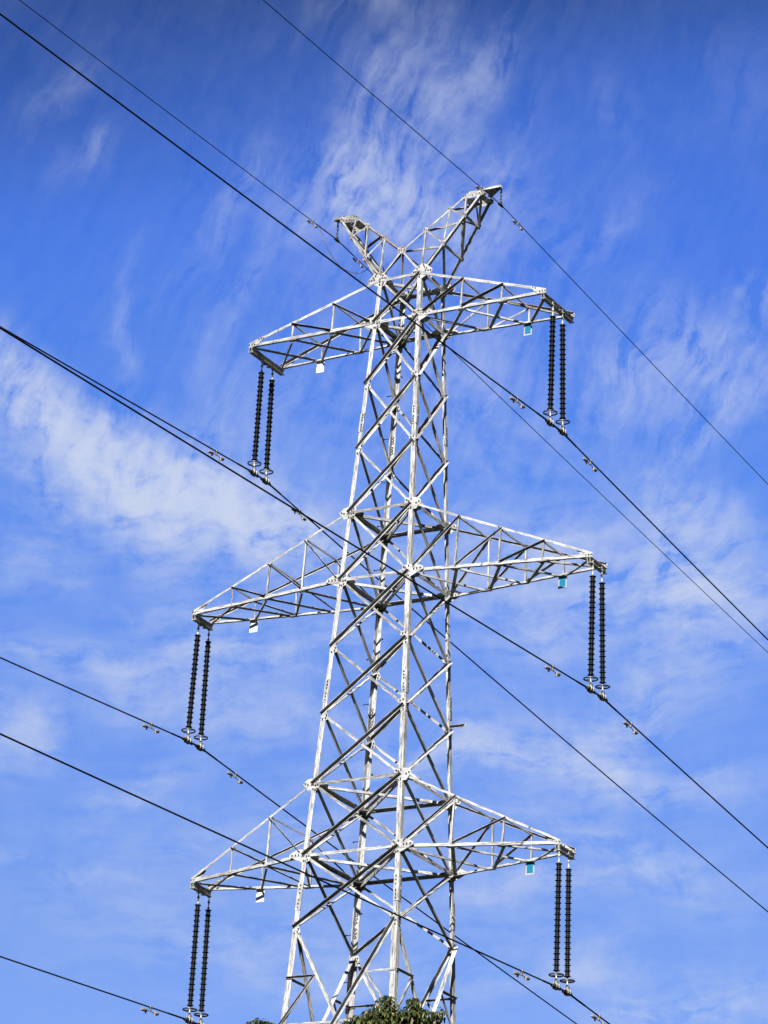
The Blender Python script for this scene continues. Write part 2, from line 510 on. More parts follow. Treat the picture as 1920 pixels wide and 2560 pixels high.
# legs ------------------------------------------------------------
for c, (sx, sy) in CN.items():
    m = MB()
    zs = [LV['gd'] - .25, LV['n6'], LV['n4'], LV['b2'], LV['t1'] + .10]
    sizes = [.16, .15, .125, .11]
    for i in range(4):
        a, t = sizes[i], .012
        p, q = node(c, zs[i]), node(c, zs[i + 1])
        prof = [(0, 0), (-sx * a, 0), (-sx * a, -sy * t), (-sx * t, -sy * t), (-sx * t, -sy * a), (0, -sy * a)]
        m.extrude(prof, p, q, X, Y)
    leg = m.build('leg', M_STEEL, tower)
    # splice joints with two rows of bolts
    for zc, hl in ((13.50 + Z0, .26), (6.35 + Z0, .30), (1.15 + Z0, .34), (-7 + Z0, .34)):
        s = MB()
        a, t = (.112 if zc > 30 else .128), .010
        p, q = node(c, zc - hl), node(c, zc + hl)
        g0 = .0015
        prof = [(sx * (g0 + t), sy * (g0 + t)), (-sx * a, sy * (g0 + t)), (-sx * a, sy * g0), (sx * g0, sy * g0), (sx * g0, -sy * a), (sx * (g0 + t), -sy * a)]
        s.extrude(prof, p, q, X, Y)
        for f in (-.8, -.52, -.24, .24, .52, .8):
            b = node(c, zc + f * hl)
            for nn, tt in ((Y * sy, -X * sx), (X * sx, -Y * sy)):
                s.bolt(b + nn * (g0 + t) + tt * .062, nn, .017, .028)
                s.bolt(b - nn * .012 + tt * .062, -nn, .015, .035)
        s.build('splice_plate', [M_STEEL, M_BOLT], leg)
    if c == 'B':
        k = 0
        z = 16.0 + Z0
        while z > -2 + Z0:
            s = MB()
            b = node(c, z)
            d = (-X) if k % 2 == 0 else Y
            st = b + ((Y * -.05) if k % 2 == 0 else (X * .05))
            s.tube([st, st + d * .19], .011, 6)
            s.tube([st + d * .19, st + d * .205], .021, 6)
            s.build('step_bolt', M_DARKFIT, leg)
            z -= .58
            k += 1
    if c == 'R':
        s = MB()
        s.angle(node(c, 29.58) + V((.0, -.06, 0)), node(c, 29.58) + V((.42, -.06, 0)), -Y, .06, .006, .014, True, True)
        s.plate(node(c, 29.58) + V((.42, -.09, -.045)), X, Z, -Y, [(-.05, 0), (.02, 0), (.02, .09), (-.05, .09)], .006)
        s.build('bracket', M_STEEL, leg)
    f = MB()
    f.box(node(c, 0) + Z * .15, X * .42, Y * .42, Z * .2)
    f.build('footing', M_CONC, tower)

# body bracing ------------------------------------------------------
for i in range(len(ORDER) - 1):
    if ORDER[i] == 'n6':
        continue
    zu, zl = LV[ORDER[i]], LV[ORDER[i + 1]]
    big = ORDER[i] in ('n4', 'n5')
    for cl, cr, nv, outw in FACES:
        sz = .085 if big else (.068 if zu > 34 else .072)
        inner = .012 if not outw else 0.0
        rise, fall = MB(), MB()
        h = (node(cr, zu) - node(cl, zu)).normalized()
        pa, pb = node(cl, zl) + h * .01, node(cr, zu) - h * .03
        rise.angle(pa, pb, nv, sz * .85, .007, inner + .0105, True, True, sz * 1.3)
        pc, pd = node(cl, zu) + h * .05, node(cr, zl) - h * .05
        xface = abs(nv.x) > .5
        if not xface:
            fall.angle(pc, pd, nv, sz * .8, .007, inner - .021, True, False, sz * .8)
        elif outw:
            fall.angle(pc, pd, nv, sz * .62, .007, inner - .021, False, False, sz * .95)
        else:
            fall.angle(pc, pd, nv, sz * .62, .007, inner + .0255, True, True, sz * .85)
        rise.build('diagonal_brace', bar_steel(.6), tower)
        fall.build('diagonal_brace', bar_steel(.4), tower)

for k in ('t1', 'b1', 't2', 'b2', 't3', 'b3'):
    z = LV[k]
    for cl, cr, nv, outw in FACES:
        inner = .012 if not outw else 0.0
        h = (node(cr, z) - node(cl, z)).normalized()
        m = MB()
        if cl == 'L' and cr == 'F':
            m.angle(node(cl, z) + h * .08, node(cr, z) - h * .08, nv, .075, .008, .0105, True, False)
        elif cl == 'F':
            m.angle(node(cl, z) + h * .08, node(cr, z) - h * .08, nv, .085, .008, .0105, True, False)
        else:
            m.angle(node(cl, z) + h * .08, node(cr, z) - h * .08, nv, .06, .008, inner + .0105, True, True, .14)
        m.build('horizontal_brace', bar_steel(.6), tower)
    # plan bracing
    zz = z - .02
    m = MB()
    p, q = node('L', zz), node('R', zz)
    d = (q - p).normalized()
    m.angle(p + d * .1, q - d * .1, V((1, -1, 0)), .065, .007, 0, False, False)
    m.build('plan_brace', M_WORN if k in ('t2', 'b1') else M_STEEL, tower)
    m = MB()
    p, q = node('F', zz - .075), node('B', zz - .075)
    d = (q - p).normalized()
    m.angle(p + d * .1, q - d * .1, V((1, 1, 0)), .06, .007, 0, True, True, .08)
    m.build('plan_brace', M_STEEL, tower)
    for c, (sx, sy) in CN.items():
        m = MB()
        b = node(c, z - .012)
        r = .40 if k != 't1' else .34
        m.plate(b - Z * .008, X * -sx, Y * -sy, -Z, [(.013, .013), (r, .013), (r, .11), (.28, .27), (.11, r), (.013, r)], .008)
        m.build('plan_gusset', M_STEEL, tower)

# gusset plates at the nodes ---------------------------------------------
ORD = [(-.005, .14), (.07, .16), (.19, .14), (.20, .08), (.11, -.14), (-.005, -.16)]
ORDB = [(.05, .12), (.13, .10), (.03, -.03), (.04, -.12), (.15, .03), (.05, -.05)]
AT = [(.21, .15), (.05, .16), (-.12, .13), (-.24, .03), (-.10, -.15), (.15, -.15), (.23, .0)]
ATB = [(.16, .10), (.11, .07), (.04, .11), (.16, -.02), (.10, -.03), (.04, 0), (.04, -.11), (.15, -.11), (.10, -.13), (-.10, .0), (-.17, .03)]
AB = [(.21, .15), (-.15, .155), (-.34, .06), (-.35, .0), (.05, -.18), (.19, -.13), (.23, .0)]
ABB = [(.17, .11), (.13, .08), (.04, .12), (.18, -.01), (.12, -.02), (.04, 0), (-.10, .03), (-.18, .03), (-.27, .03), (.04, -.12), (.14, -.10), (.09, -.13)]
TOP = [(.27, .05), (.12, .19), (-.02, .24), (-.12, .22), (-.30, .06), (-.30, .0), (.03, -.17), (.17, -.15), (.24, -.02)]
TOPB = [(.21, .05), (.16, .05), (.11, .05), (.11, .13), (.06, .17), (.04, .04), (.04, -.03), (.04, -.10), (.14, -.07), (.12, -.11), (-.06, .20), (-.09, .15), (-.12, .05), (-.19, .04), (-.26, .04), (-.15, .11)]
XORD = [(-.005, .11), (.10, .11), (.15, .06), (.13, -.13), (.05, -.17), (-.005, -.15)]
XORDB = [(.05, .07), (.10, .04), (.05, -.06), (.10, -.09), (.06, -.13)]
XBIG = [(-.005, .15), (.14, .15), (.24, .05), (.22, -.12), (.10, -.21), (-.005, -.19)]
XBIGB = [(.06, .10), (.14, .09), (.18, .02), (.06, -.08), (.14, -.12), (.07, -.16)]
for k in ORDER[:-1]:
    z = LV[k]
    kind = 'top' if k == 't1' else ('t' if k[0] == 't' else ('b' if k in ('b1', 'b2', 'b3') else 'o'))
    for cl, cr, nv, outw in FACES:
        xf = abs(nv.x) > .5
        for c, hs in ((cl, 1), (cr, -1)):
            h = (node(cr, z) - node(cl, z)).normalized() * hs
            if xf:
                poly, bl = (XORD, XORDB) if kind == 'o' else (XBIG, XBIGB)
            else:
                poly, bl = {'o': (ORD, ORDB), 't': (AT, ATB), 'b': (AB, ABB), 'top': (TOP, TOPB)}[kind]
            sc_ = .9 if k in ('a', 'b') else 1.05
            if kind == 'o' and hs == 1 and not xf:
                poly, bl = [(x, -y) for x, y in poly], [(x, -y) for x, y in bl]
            m = MB()
            inner = .0125 if not outw else .0015
            m.plate(node(c, z) + nv * inner, h, Z, nv, [(x * sc_, y * sc_) for x, y in poly], .008)
            if not (xf and not outw):
                for x, y in bl:
                    q = node(c, z) + h * x * sc_ + Z * y * sc_
                    m.bolt(q + nv * (inner + .008), nv, .018, .030)
            m.build('gusset_plate', [M_PLATE, M_BOLT], tower)

# redundant members of the big panel below the lowest arms ---------------------
zu, zl = LV['n4'], LV['n5']
wu, wl = hw(zu), hw(zl)
fx = wu / (wu + wl)
zx = zu + (zl - zu) * fx                    # height of the crossing
zm = zu + (zx - zu) * .52
for cl, cr, nv, outw in FACES:
    inner = .012 if not outw else 0.0

    def diag(z, left):
        f = (z - zu) / (zl - zu)
        a, b = (node(cl, zu), node(cr, zl)) if left else (node(cr, zu), node(cl, zl))
        return a + (b - a) * f
    for left, c in ((True, cl), (False, cr)):
        far = (c in ('L',)) or xf
        m = MB(); m.angle(node(c, zm), diag(zm, left), nv, .05, .006, inner + .018, True, c == 'L' or not outw or abs(nv.x) > .5)
        m.build('redundant_brace', M_WORN, tower)
        m = MB(); m.angle(node(c, zx), diag(zm, left), nv, .05, .006, inner + .025, True, c == 'L')
        m.build('redundant_brace', M_WORN, tower)
    m = MB(); m.angle(node(cl, zx), node(cr, zx), nv, .06, .007, inner - .028, True, not outw)
    m.build('redundant_brace', M_WORN, tower)

# crossarms ------------------------------------------------------------------
ARMS = [(1, 4.2592, .759, 16.2216 + Z0, (.3314, .6547)), (2, 5.6077, .3838, 9.1995 + Z0, (.2498, .4905, .7321)),
        (3, 5.0452, .3757, 2.1418 + Z0, (.321, .6442))]
ARMNAME = {1: 'upper', 2: 'middle', 3: 'lower'}
SIDE = {-1: 'left', 1: 'right'}
SIGNPOS = {}
TIP = {}
for i, xt, dt, zt, ps in ARMS:
    zT, zB = LV[f't{i}'], LV[f'b{i}']
    for sx in (-1, 1):
        arm = MB()
        bot, top = {}, {}
        for sy, kk in ((-1, 'n'), (1, 'f')):
            tip = V((sx * xt, sy * dt, zt))
            A = V((sx * hw(zT), sy * hw(zT), zT))
            Bm = V((sx * hw(zB), sy * hw(zB), zB))
            bot[kk], top[kk] = [Bm], [A]
            for f in ps:
                xx = hw(zB) + (xt - hw(zB)) * f
                bot[kk].append(Bm + (tip - Bm) * f)
                top[kk].append(A + (tip - A) * ((xx - hw(zT)) / (xt - hw(zT))))
            bot[kk].append(tip); top[kk].append(tip)
            near = sy < 0
            cs = .075
            ts = .07 if i == 1 else .055
            # bottom chord: upright flange in the side face, flat flange along the bottom edge inwards
            arm.angle(Bm, tip, -Y, cs, .008, .010 if near else -.010, False, not near, cs)
            arm.angle(A, tip + Z * .05, -Y, ts, .007, .010 if near else -.010, True, not near, ts)
            # tip plates
            ta = (A - tip).normalized(); tb = (Bm - tip).normalized()
            n = -Y
            c0 = tip + n * (.018 if near else -.018)
            hx = X * -sx
            sl_ = (ta.z / abs(ta.x))
            arm.plate(c0, hx, Z, n * (1 if near else -1), [(-.025, -.035), (.20, -.035), (.40, sl_ * .40 + .015), (.40, sl_ * .40 + .075), (-.025, .07)], .008)
            for bx, bz in ((.0, .02), (.07, .02), (.14, .02), (.27, sl_ * .27 + .045), (.34, sl_ * .34 + .045)):
                arm.bolt(c0 + hx * bx + Z * bz + n * (.008 if near else 0), n, .016, .022)
        amat = [M_STEEL if i == 1 else M_STEEL, M_BOLT]
        armo = arm.build('crossarm', amat, tower)
        npn = len(ps) + 2
        worn = lambda: bar_steel(.45 if i == 1 else .25)
        for kk, near in (('n', True), ('f', False)):
            for j in range(1, npn - 1):
                m = MB()
                m.angle(bot[kk][j], top[kk][j], -Y, .042, .006, .02 if near else -.02, True, False)
                m.build('post', worn(), armo)
                m = MB()
                d = (bot[kk][j - 1] - top[kk][j]).normalized()
                m.angle(top[kk][j] - X * -sx * .05, bot[kk][j - 1] - d * (.12 if j == 1 else .04), -Y, .044 if i == 1 else .040, .006, .024 if near else -.024, True, near or i > 1, .075 if i == 1 else .065)
                m.build('side_brace', worn(), armo)
        for j in range(1, npn - 1):
            m = MB()
            m.angle(top['n'][j], top['f'][j], X, .04, .006, 0, True, False, .075)
            m.build('top_strut', M_STEEL, armo)
            for kk in ('n', 'f'):
                g2 = MB()
                ey = 1 if kk == 'n' else -1
                g2.plate(bot[kk][j] - Z * .048, X, Y * ey, -Z, [(-.13, -.01), (.13, -.01), (.10, .10), (-.10, .10)], .006)
                g2.build('gusset_plate', M_STEEL, armo)
        for j in range(npn - 1):
            o1 = V((0, 0, -.036))
            d = (bot['f'][j + 1] - bot['n'][j])
            m = MB(); m.angle(bot['n'][j] + o1 + d * .08, bot['f'][j + 1] + o1 - d * .03, V((1, -1, 0)) if sx > 0 else V((-.3, -1, 0)), .045, .006, 0, False, False, .05)
            m.build('plan_brace', worn(), armo)
            o2 = V((0, 0, -.056))
            d = (bot['f'][j] - bot['n'][j + 1])
            m = MB(); m.angle(bot['n'][j + 1] + o2 + d * .03, bot['f'][j] + o2 - d * .08, X, .03, .006, 0, True, True, .085)
            m.build('plan_brace', M_STEEL, armo)
        # end beam: two channels side by side under the tip
        eb = MB()
        for ex in ((-.105, -.035) if sx > 0 else (-.02, .05)):
            p = V((sx * (xt + .0) + ex, -dt - .03, zt - .05)); q = V((sx * xt + ex, dt + .05, zt - .05))
            prof = [(0, 0), (.055, 0), (.055, .008), (.008, .008), (.008, .132), (.055, .132), (.055, .14), (0, .14)]
            eb.extrude([(x, -y) for x, y in prof], p, q, X, Z)
        for yy in (-.10, .10):
            eb.box((sx * xt, yy + .1, zt - .195), X * .07, Y * .05, Z * .004)
        eb.build('end_beam', M_STEEL, armo)
        TIP[(i, sx)] = V((sx * xt, 0.115, zt - .19))
        SIGNPOS[(i, sx)] = bot['f'][len(ps)] + V((0, 0, -.05))

# earth wire peaks -------------------------------------------------------------------
zC = 18.21 + Z0
wC = hw(zC)
for sx in (-1, 1):
    pk = MB()
    inn, outn = {}, {}
    for sy, kk in ((-1, 'n'), (1, 'f')):
        C = V((0, sy * wC, zC)); I = V((sx * 1.608, sy * .263, 19.605 + Z0))
        A = node({(-1, -1): 'L', (1, -1): 'F', (1, 1): 'R', (-1, 1): 'B'}[(sx, sy)], LV['t1']); O = V((sx * 2.049, sy * .263, 19.611 + Z0))
        inn[kk] = [C, C + (I - C) * .371, C + (I - C) * .748, I]
        outn[kk] = [A, A + (O - A) * .366, A + (O - A) * .722, O]
        near = sy < 0
        pk.angle(C, I, -Y, .048 if near else .035, .007, .008 if near else -.008, True, not near, .06 if near else .10)
        pk.angle(A, O, -Y, .055 if near else .035, .007, .008 if near else -.008, sx < 0 or not near, not near, (.085 if sx > 0 else .05) if near else (.09 if sx > 0 else .04))
        # side plate closing the tip
        n = -Y if near else Y
        hx = X * sx
        c0 = V((sx * 1.50, sy * .263, 19.55 + Z0)) + n * .016
        pk.plate(c0, hx, Z, n, [(0, -.03), (.06, .08), (.22, .145), (.53, .145), (.60, .08), (.58, -.01), (.48, -.04)], .008)
        for bx, bz in ((.10, .08), (.16, .11), (.05, .03), (.40, .03), (.50, .05), (.55, .10), (.30, .03)):
            pk.bolt(c0 + hx * bx + Z * bz + n * .008, n, .014, .02)
        for q in inn[kk][1:3] + outn[kk][1:3]:
            pk.plate(q + n * .0165, X, Z, n, [(-.07, -.05), (.03, -.08), (.07, .04), (.0, .09), (-.06, .06)], .006)
            pk.bolt(q + n * .0225 + X * .03, n, .013, .02)
            pk.bolt(q + n * .0225 - X * .03 + Z * .03, n, .013, .02)
    peak = pk.build('earth_wire_peak', [M_RUST if sx < 0 else M_WORN, M_BOLT], tower)
    wm = (lambda: M_RUST if random.random() < .55 else M_WORN) if sx < 0 else (lambda: M_WORN)
    for kk, near in (('n', True), ('f', False)):
        o = .02 if near else -.02
        seq = [outn[kk][0], inn[kk][1], outn[kk][1], inn[kk][2], outn[kk][2], inn[kk][3]]
        for j in range(5):
            m = MB()
            m.angle(seq[j], seq[j + 1], -Y, .042 if near else .03, .006, o, True, not near, .044 if near else .075)
            m.build('web_brace', wm(), peak)
        # ties from the middle of the tower down to its corner
        m = MB()
        m.angle(inn[kk][0], outn[kk][0], -Y, .045, .006, o, True, False)
        m.build('tie_brace', M_STEEL, peak)
    for j in (1, 2):
        m = MB(); m.angle(outn['n'][j], outn['f'][j], Z, .055, .006, -.05, True, True)
        m.build('cross_strut', M_STEEL, peak)
    for j in range(3):
        m = MB(); m.angle(inn['n'][j], inn['f'][j + 1], Z, .05, .006, -.05, True, True)
        m.build('cross_strut', wm(), peak)
        m = MB(); m.angle(outn['n'][j + 1], outn['f'][j], Z, .062, .006, -.06, True, True)
        m.build('cross_strut', M_STEEL, peak)
    # tip: floor plates and the nose that carries the earth wire
    tp = MB()
    zf = 19.53 + Z0
    tp.plate((sx * 1.50, 0, zf), X * sx, Y, -Z, [(.0, -.26), (.30, -.20), (.30, .20), (.0, .26)], .008)
    tp.plate((sx * 1.50, 0, zf + .03), X * sx, Y, -Z, [(.42, -.255), (.60, -.255), (.60, .255), (.42, .255)], .008)
    tp.build('floor_plate', M_STEEL, peak)
    ns = MB()
    for sy in (-1, 1):
        p = V((sx * 2.02, sy * .24, 19.70 + Z0)); q = V((sx * 2.47, sy * .02, 19.83 + Z0))
        ns.angle(p, q, Y * sy, .05, .008, 0, True, False, .10)
    ns.plate((sx * 2.0, 0, 19.76 + Z0), (X * sx * 1 + Z * .25).normalized(), Y, -Z, [(.02, -.22), (.46, -.03), (.46, .03), (.02, .22)], .008)
    ns.build('nose_beam', M_WORN, peak)
for sy in (-1, 1):
    m = MB()
    n = Y * sy
    m.plate(V((0, sy * wC, zC)) + n * .0165, X, Z, n, [(-.12, -.09), (.12, -.09), (.13, .06), (.06, .13), (-.06, .13), (-.13, .06)], .008)
    for bx, bz in ((-.08, .03), (.08, .03), (0, .08), (-.06, -.05), (.06, -.05), (0, 0)):
        m.bolt(V((bx, sy * wC, zC + bz)) + n * .0245, n, .014, .02)
    m.build('apex_gusset', [M_RUST, M_BOLT], tower)

# ------------------------------------------------------------------ phase signs
for (i, sx), p in SIGNPOS.items():
    col = 'white' if sx < 0 else 'blue'
    if sx < 0:
        lab = f'plain white metal plate hanging under the {ARMNAME[i]} left crossarm'
    else:
        lab = f'white rimmed blue metal plate hanging under the {ARMNAME[i]} right crossarm'
    root = empty('phase_sign', p, label=lab, cat='sign', group='phase plates hanging under the crossarms')
    m = MB()
    m.plate((0, -.012, -.33), X, Z, -Y, [(-.115, .02), (.115, .02), (.115, .34), (-.115, .34)], .004)
    m.build('plate', M_WHITE if sx < 0 else M_RIM, root)
    if sx > 0:
        m = MB()
        m.plate((0, -.0175, -.33), X, Z, -Y, [(-.082, .06), (.082, .06), (.082, .32), (-.082, .32)], .002)
        m.build('panel', M_BLUE, root)
    m = MB()
    for bx in (-.09, .09):
        m.plate((bx, .006, -.06), X, Z, -Y, [(-.015, 0), (.015, 0), (.015, .10), (-.015, .10)], .012)
    m.build('strap', M_FIT, root)

# ------------------------------------------------------------------ insulator strings
ZCL = 12.93 + Z0            # clamp height under the upper arms
DROP = 16.2216 + Z0 - ZCL   # tip to conductor, about 3.29 m


def make_insulator():
    root = empty('insulator_string')
    h = MB()                                   # shackle, link and cap
    h.torus((0, 0, 0), .03, .011, 12, 6)
    h.box((0, 0, .06), X * .008, Y * .03, Z * .06)
    h.tube([(0, 0, -.03), (0, 0, -.13)], .016, 8)
    h.lathe([(.0, -.09), (.030, -.10), (.034, -.12), (.034, -.14), (.014, -.155), (.014, -.22), (.030, -.24), (.030, -.27), (.022, -.285), (.022, -.31), (0, -.312)], seg=10)
    h.build('hanger', M_FIT, root)
    r = MB()                                   # sheds: one wide, two narrow, repeated
    z = -.30
    prof = [(0, z + .01), (.044, z)]
    n = 19
    pitch = 2.44 / n
    for k in range(n):
        for j, rad in enumerate((.084, .061, .061)):
            zz = z - k * pitch - j * pitch / 3
            prof += [(.047, zz), (rad - .006, zz - .012), (rad, zz - .018), (rad - .004, zz - .024), (.047, zz - .030)]
    zb = z - n * pitch
    prof += [(.086 - .004, zb - .012), (.086, zb - .018), (.04, zb - .03), (.03, zb - .035), (0, zb - .036)]
    r.lathe(prof, seg=18)
    r.build('shed_stack', M_INS, root)
    f = MB()
    f.lathe([(0, zb - .03), (.026, zb - .03), (.026, zb - .09), (.02, zb - .10), (.02, zb - .20), (.03, zb - .21), (.03, zb - .25), (0, zb - .252)], seg=10)
    f.build('end_fitting', M_FIT, root)
    c = MB()
    zr = zb - .115
    c.torus((0, 0, zr), .165, .019, 36, 8)
    c.tube([(-.165, 0, zr), (-.02, 0, zr + .0)], .010, 6)
    c.tube([(.165, 0, zr), (.02, 0, zr + .0)], .010, 6)
    c.build('corona_ring', M_RING, root)
    k = MB()                                   # suspension clamp, boat along Y
    zc = -DROP + .19 + .0
    k.box((0, 0, zc + .12), X * .008, Y * .028, Z * .075)
    for s_ in (-1, 1):
        k.box((s_ * .035, 0, zc + .045), X * .006, Y * .05, Z * .07)
        k.tube([(s_ * .05, -.055, zc + .05), (s_ * .05, -.055, zc - .035)], .018, 6)
        k.tube([(s_ * .05, .055, zc + .05), (s_ * .05, .055, zc - .035)], .018, 6)
    k.build('clamp_hanger', M_FIT, root)
    b = MB()
    b.tube([(0, -.22, zc - .035), (0, -.15, zc - .02), (0, -.06, zc - .012), (0, .06, zc - .012), (0, .15, zc - .02), (0, .22, zc - .035)], [.030, .046, .060, .060, .046, .030], 10)
    b.box((0, 0, zc - .058), X * .045, Y * .09, Z * .02)
    b.build('suspension_clamp', M_DARKFIT, root)
    return root


# where each pair hangs on its end beam, and where its clamps sit on the cable (along the line)
HANG = {(1, -1): ((-.14, .38), (-.17, .43)), (1, 1): ((-.33, .19), (-.22, .43)), (2, -1): ((-.11, .38), (-.20, .39)), (2, 1): ((-.30, .18), (-.20, .44)),
        (3, -1): ((-.03, .45), (-.03, .50)), (3, 1): ((-.39, .10), (-.30, .28))}
LOW = {1: 0.0, 2: 0.02, 3: 0.10}
proto = None
for i, xt, dt, zt, ps in ARMS:
    for sx in (-1, 1):
        for j in (0, 1):
            yt, yb = HANG[(i, sx)][0][j], HANG[(i, sx)][1][j]
            loc = V((sx * xt, yt, zt - .19))
            if proto is None:
                o = proto = make_insulator(); o.location = loc
            else:
                o = copy_thing(proto, loc)
            o.scale = (1, 1, 1 + LOW[i] / 3.1)
            o.rotation_euler = (math.atan((yb - yt) / 3.1), random.uniform(-.003, .003), random.uniform(0, 6.3) * 0)
            which = 'left-hand' if j == 0 else 'right-hand'
            tag(o, f'{which} black ribbed insulator of the pair under the {ARMNAME[i]} {SIDE[sx]} crossarm', 'insulator',
                'insulator strings hanging from the crossarm tips')

# ------------------------------------------------------------------ conductors
Y0 = .115


def wire_z(zc, a_t, a_a, bt, ba, y, half, Y0=.115):
    if y < Y0 - half:
        t = (Y0 - half) - y
        return zc - a_t * t + bt * t * t
    if y > Y0 + half:
        t = y - (Y0 + half)
        return zc - a_a * t + ba * t * t
    return zc


def samples(half):
    ys = [Y0 - half - 250 * (k / 60) ** 1.8 for k in range(60, 0, -1)] + [Y0 - half, Y0, Y0 + half] + [Y0 + half + 290 * (k / 70) ** 1.8 for k in range(1, 71)]
    return ys


WIRES = {}
# (arm, side): slope towards the viewer, slope away, along with gentle curvature
SLOPE = {(1, 1): (.0340, .0985), (1, -1): (.0600, .1010), (2, 1): (.0395, .1000), (2, -1): (.0630, .1010), (3, 1): (.0400, .0960), (3, -1): (.0560, .0980)}
for i, xt, dt, zt, ps in ARMS:
    for sx in (-1, 1):
        zc = zt - DROP - .012 - LOW[i]
        Y0 = sum(HANG[(i, sx)][1]) / 2
        at, aa = SLOPE[(i, sx)]
        bt, ba = .00012, .00033
        fz = lambda y, zc=zc, at=at, aa=aa, yc=Y0: wire_z(zc, at, aa, bt, ba, y - yc + .115, .33)
        WIRES[(i, sx)] = (sx * xt, fz)
        m = MB()
        m.tube([(sx * xt, y, fz(y)) for y in samples(.33)], .019, 8)
        o = m.build('conductor', M_WIRE)
        tag(o, f'thick black cable clamped under the insulators of the {ARMNAME[i]} {SIDE[sx]} crossarm', 'power line', 'power cables strung from the crossarms')
        r = MB()
        ys = [-.95, -.5, -.2, .115, .43, .75, 1.2]
        r.tube([(sx * xt, y, fz(y)) for y in ys], [.0235] * 7, 8)
        r.build('armour_rod', M_WIRE, o)

Y0 = .115
EW = {}
for sx, at, aa, zc in ((1, .0165, .0800, 19.375 + Z0), (-1, .0320, .0820, 19.300 + Z0)):
    x = sx * 2.401
    fz = lambda y, zc=zc, at=at, aa=aa: wire_z(zc, at, aa, .0001, .00022, y, .05)
    EW[sx] = (x, fz)
    m = MB()
    m.tube([(x, y, fz(y)) for y in samples(.05)], .0105, 6)
    o = m.build('earth_wire', M_WIRE)
    tag(o, f'thin black wire hung from the tip of the {SIDE[sx]} branch of the V-shaped top', 'wire', 'thin wires strung from the V-shaped top')
    r = MB()
    ys = [-.95, -.5, 0, .115, .5, 1.0] if sx < 0 else [-.3, 0, .115, .5]
    r.tube([(x, y, fz(y)) for y in ys], .0150 if sx < 0 else .012, 8)
    r.build('armour_rod', M_WIRE, o)
    # hanger
    root = empty('earth_wire_clamp', (x, .115, zc), label=f'small dark chain and clamp hanging from the {SIDE[sx]} tip of the V-shaped top', cat='clamp',
                 group='clamps hanging from the tips of the V-shaped top')
    top = 19.80 + Z0 - zc
    h = MB()
    n = 4
    for k in range(n):
        z1 = top - k * (top - .06) / n
        z2 = z1 - (top - .06) / n
        d = X if k % 2 else Y
        for s_ in (-1, 1):
            h.tube([V((0, 0, z1 + .008)) + d * s_ * .018, V((0, 0, z2 - .008)) + d * s_ * .018], .010, 6)
        h.torus((0, 0, z1), .02, .01, 10, 6)
    h.build('link', M_DARKFIT, root)
    c = MB()
    c.tube([(0, -.14, -.02), (0, -.06, -.012), (0, .06, -.012), (0, .14, -.02)], [.018, .038, .038, .018], 8)
    c.box((0, 0, .03), X * .025, Y * .03, Z * .045)
    c.build('saddle', M_DARKFIT, root)


# ------------------------------------------------------------------ vibration dampers
def make_damper():
    root = empty('vibration_damper')
    c = MB()
    c.torus((0, 0, 0), .028, .012, 12, 6)
    c.box((0, 0, -.055), X * .018, Y * .030, Z * .045)
    c.box((0, 0, .012), X * .030, Y * .028, Z * .022)
    c.build('clamp', M_DAMP, root)
    m = MB()
    m.tube([(0, -.30, -.108), (0, -.1, -.098), (0, .1, -.098), (0, .28, -.108)], .008, 6)
    m.build('messenger_cable', M_DARKFIT, root)
    for s_, L in ((-1, .20), (1, .18)):
        w = MB()
        y0, y1 = s_ * .17, s_ * (.17 + L)
        w.tube([(0, y0, -.103), (0, y0 + s_ * .01, -.103), (0, y1 - s_ * .03, -.106), (0, y1, -.106)], [.022, .036, .043, .022], 10)
        w.tube([(0, y0 + s_ * .02, -.115), (0, y0 + s_ * .02, -.175)], [.030, .026], 8)
        w.build('weight', M_DAMP, root)
    return root


DAMP = [((1, 1), -1.95, 'nearer the pylon body than'), ((1, 1), 2.0, 'beyond'), ((1, -1), -1.95, 'before'), ((1, -1), 2.15, 'beyond'),
        ((2, 1), -2.15, 'before'), ((2, 1), 2.0, 'beyond'), ((2, -1), -1.87, 'before'), ((2, -1), 2.12, 'beyond'),
        ((3, 1), -1.98, 'before'), ((3, 1), 1.95, 'beyond'), ((3, -1), -1.75, 'before')]
dp = None
for key, y, _ in DAMP:
    x, fz = WIRES[key]
    loc = V((x, y, fz(y)))
    if dp is None:
        dp = o = make_damper(); o.location = loc
    else:
        o = copy_thing(dp, loc)
    slope = (fz(y + .2) - fz(y - .2)) / .4
    o.rotation_euler = (math.atan(slope), 0, 0)
    side = 'upper-left' if y < 0 else 'lower-right'
    tag(o, f'twin-weight damper on the {ARMNAME[key[0]]} {SIDE[key[1]]} cable, to the {side} of its insulators', 'damper', 'vibration dampers clipped on the wires')
for sx, y, where in ((1, -.95, 'upper-left'), (1, 1.08, 'lower-right'), (-1, -1.15, 'upper-left'), (-1, 1.25, 'lower-right')):
    x, fz = EW[sx]
    o = copy_thing(dp, V((x, y, fz(y))))
    o.scale = (.72, .72, .72)
    o.rotation_euler = (math.atan((fz(y + .2) - fz(y - .2)) / .4), 0, 0)
    tag(o, f'small damper on the thin {SIDE[sx]} wire, to the {where} of the V-shaped top\'s tip', 'damper', 'vibration dampers clipped on the wires')

# earthing jumper
m = MB()
J = [(-2.4, -.80, EW[-1][1](-.80)), (-2.36, -.68, 42.80), (-2.32, -.606, 42.617), (-2.24, -.383, 42.347), (-2.16, -.064, 42.153), (-2.08, .277, 42.129), (-2.0, .649, 42.227),
     (-1.92, .90, 42.426), (-1.84, .90, 42.584), (-1.76, .60, 42.72), (-1.6, .46, 42.75)]


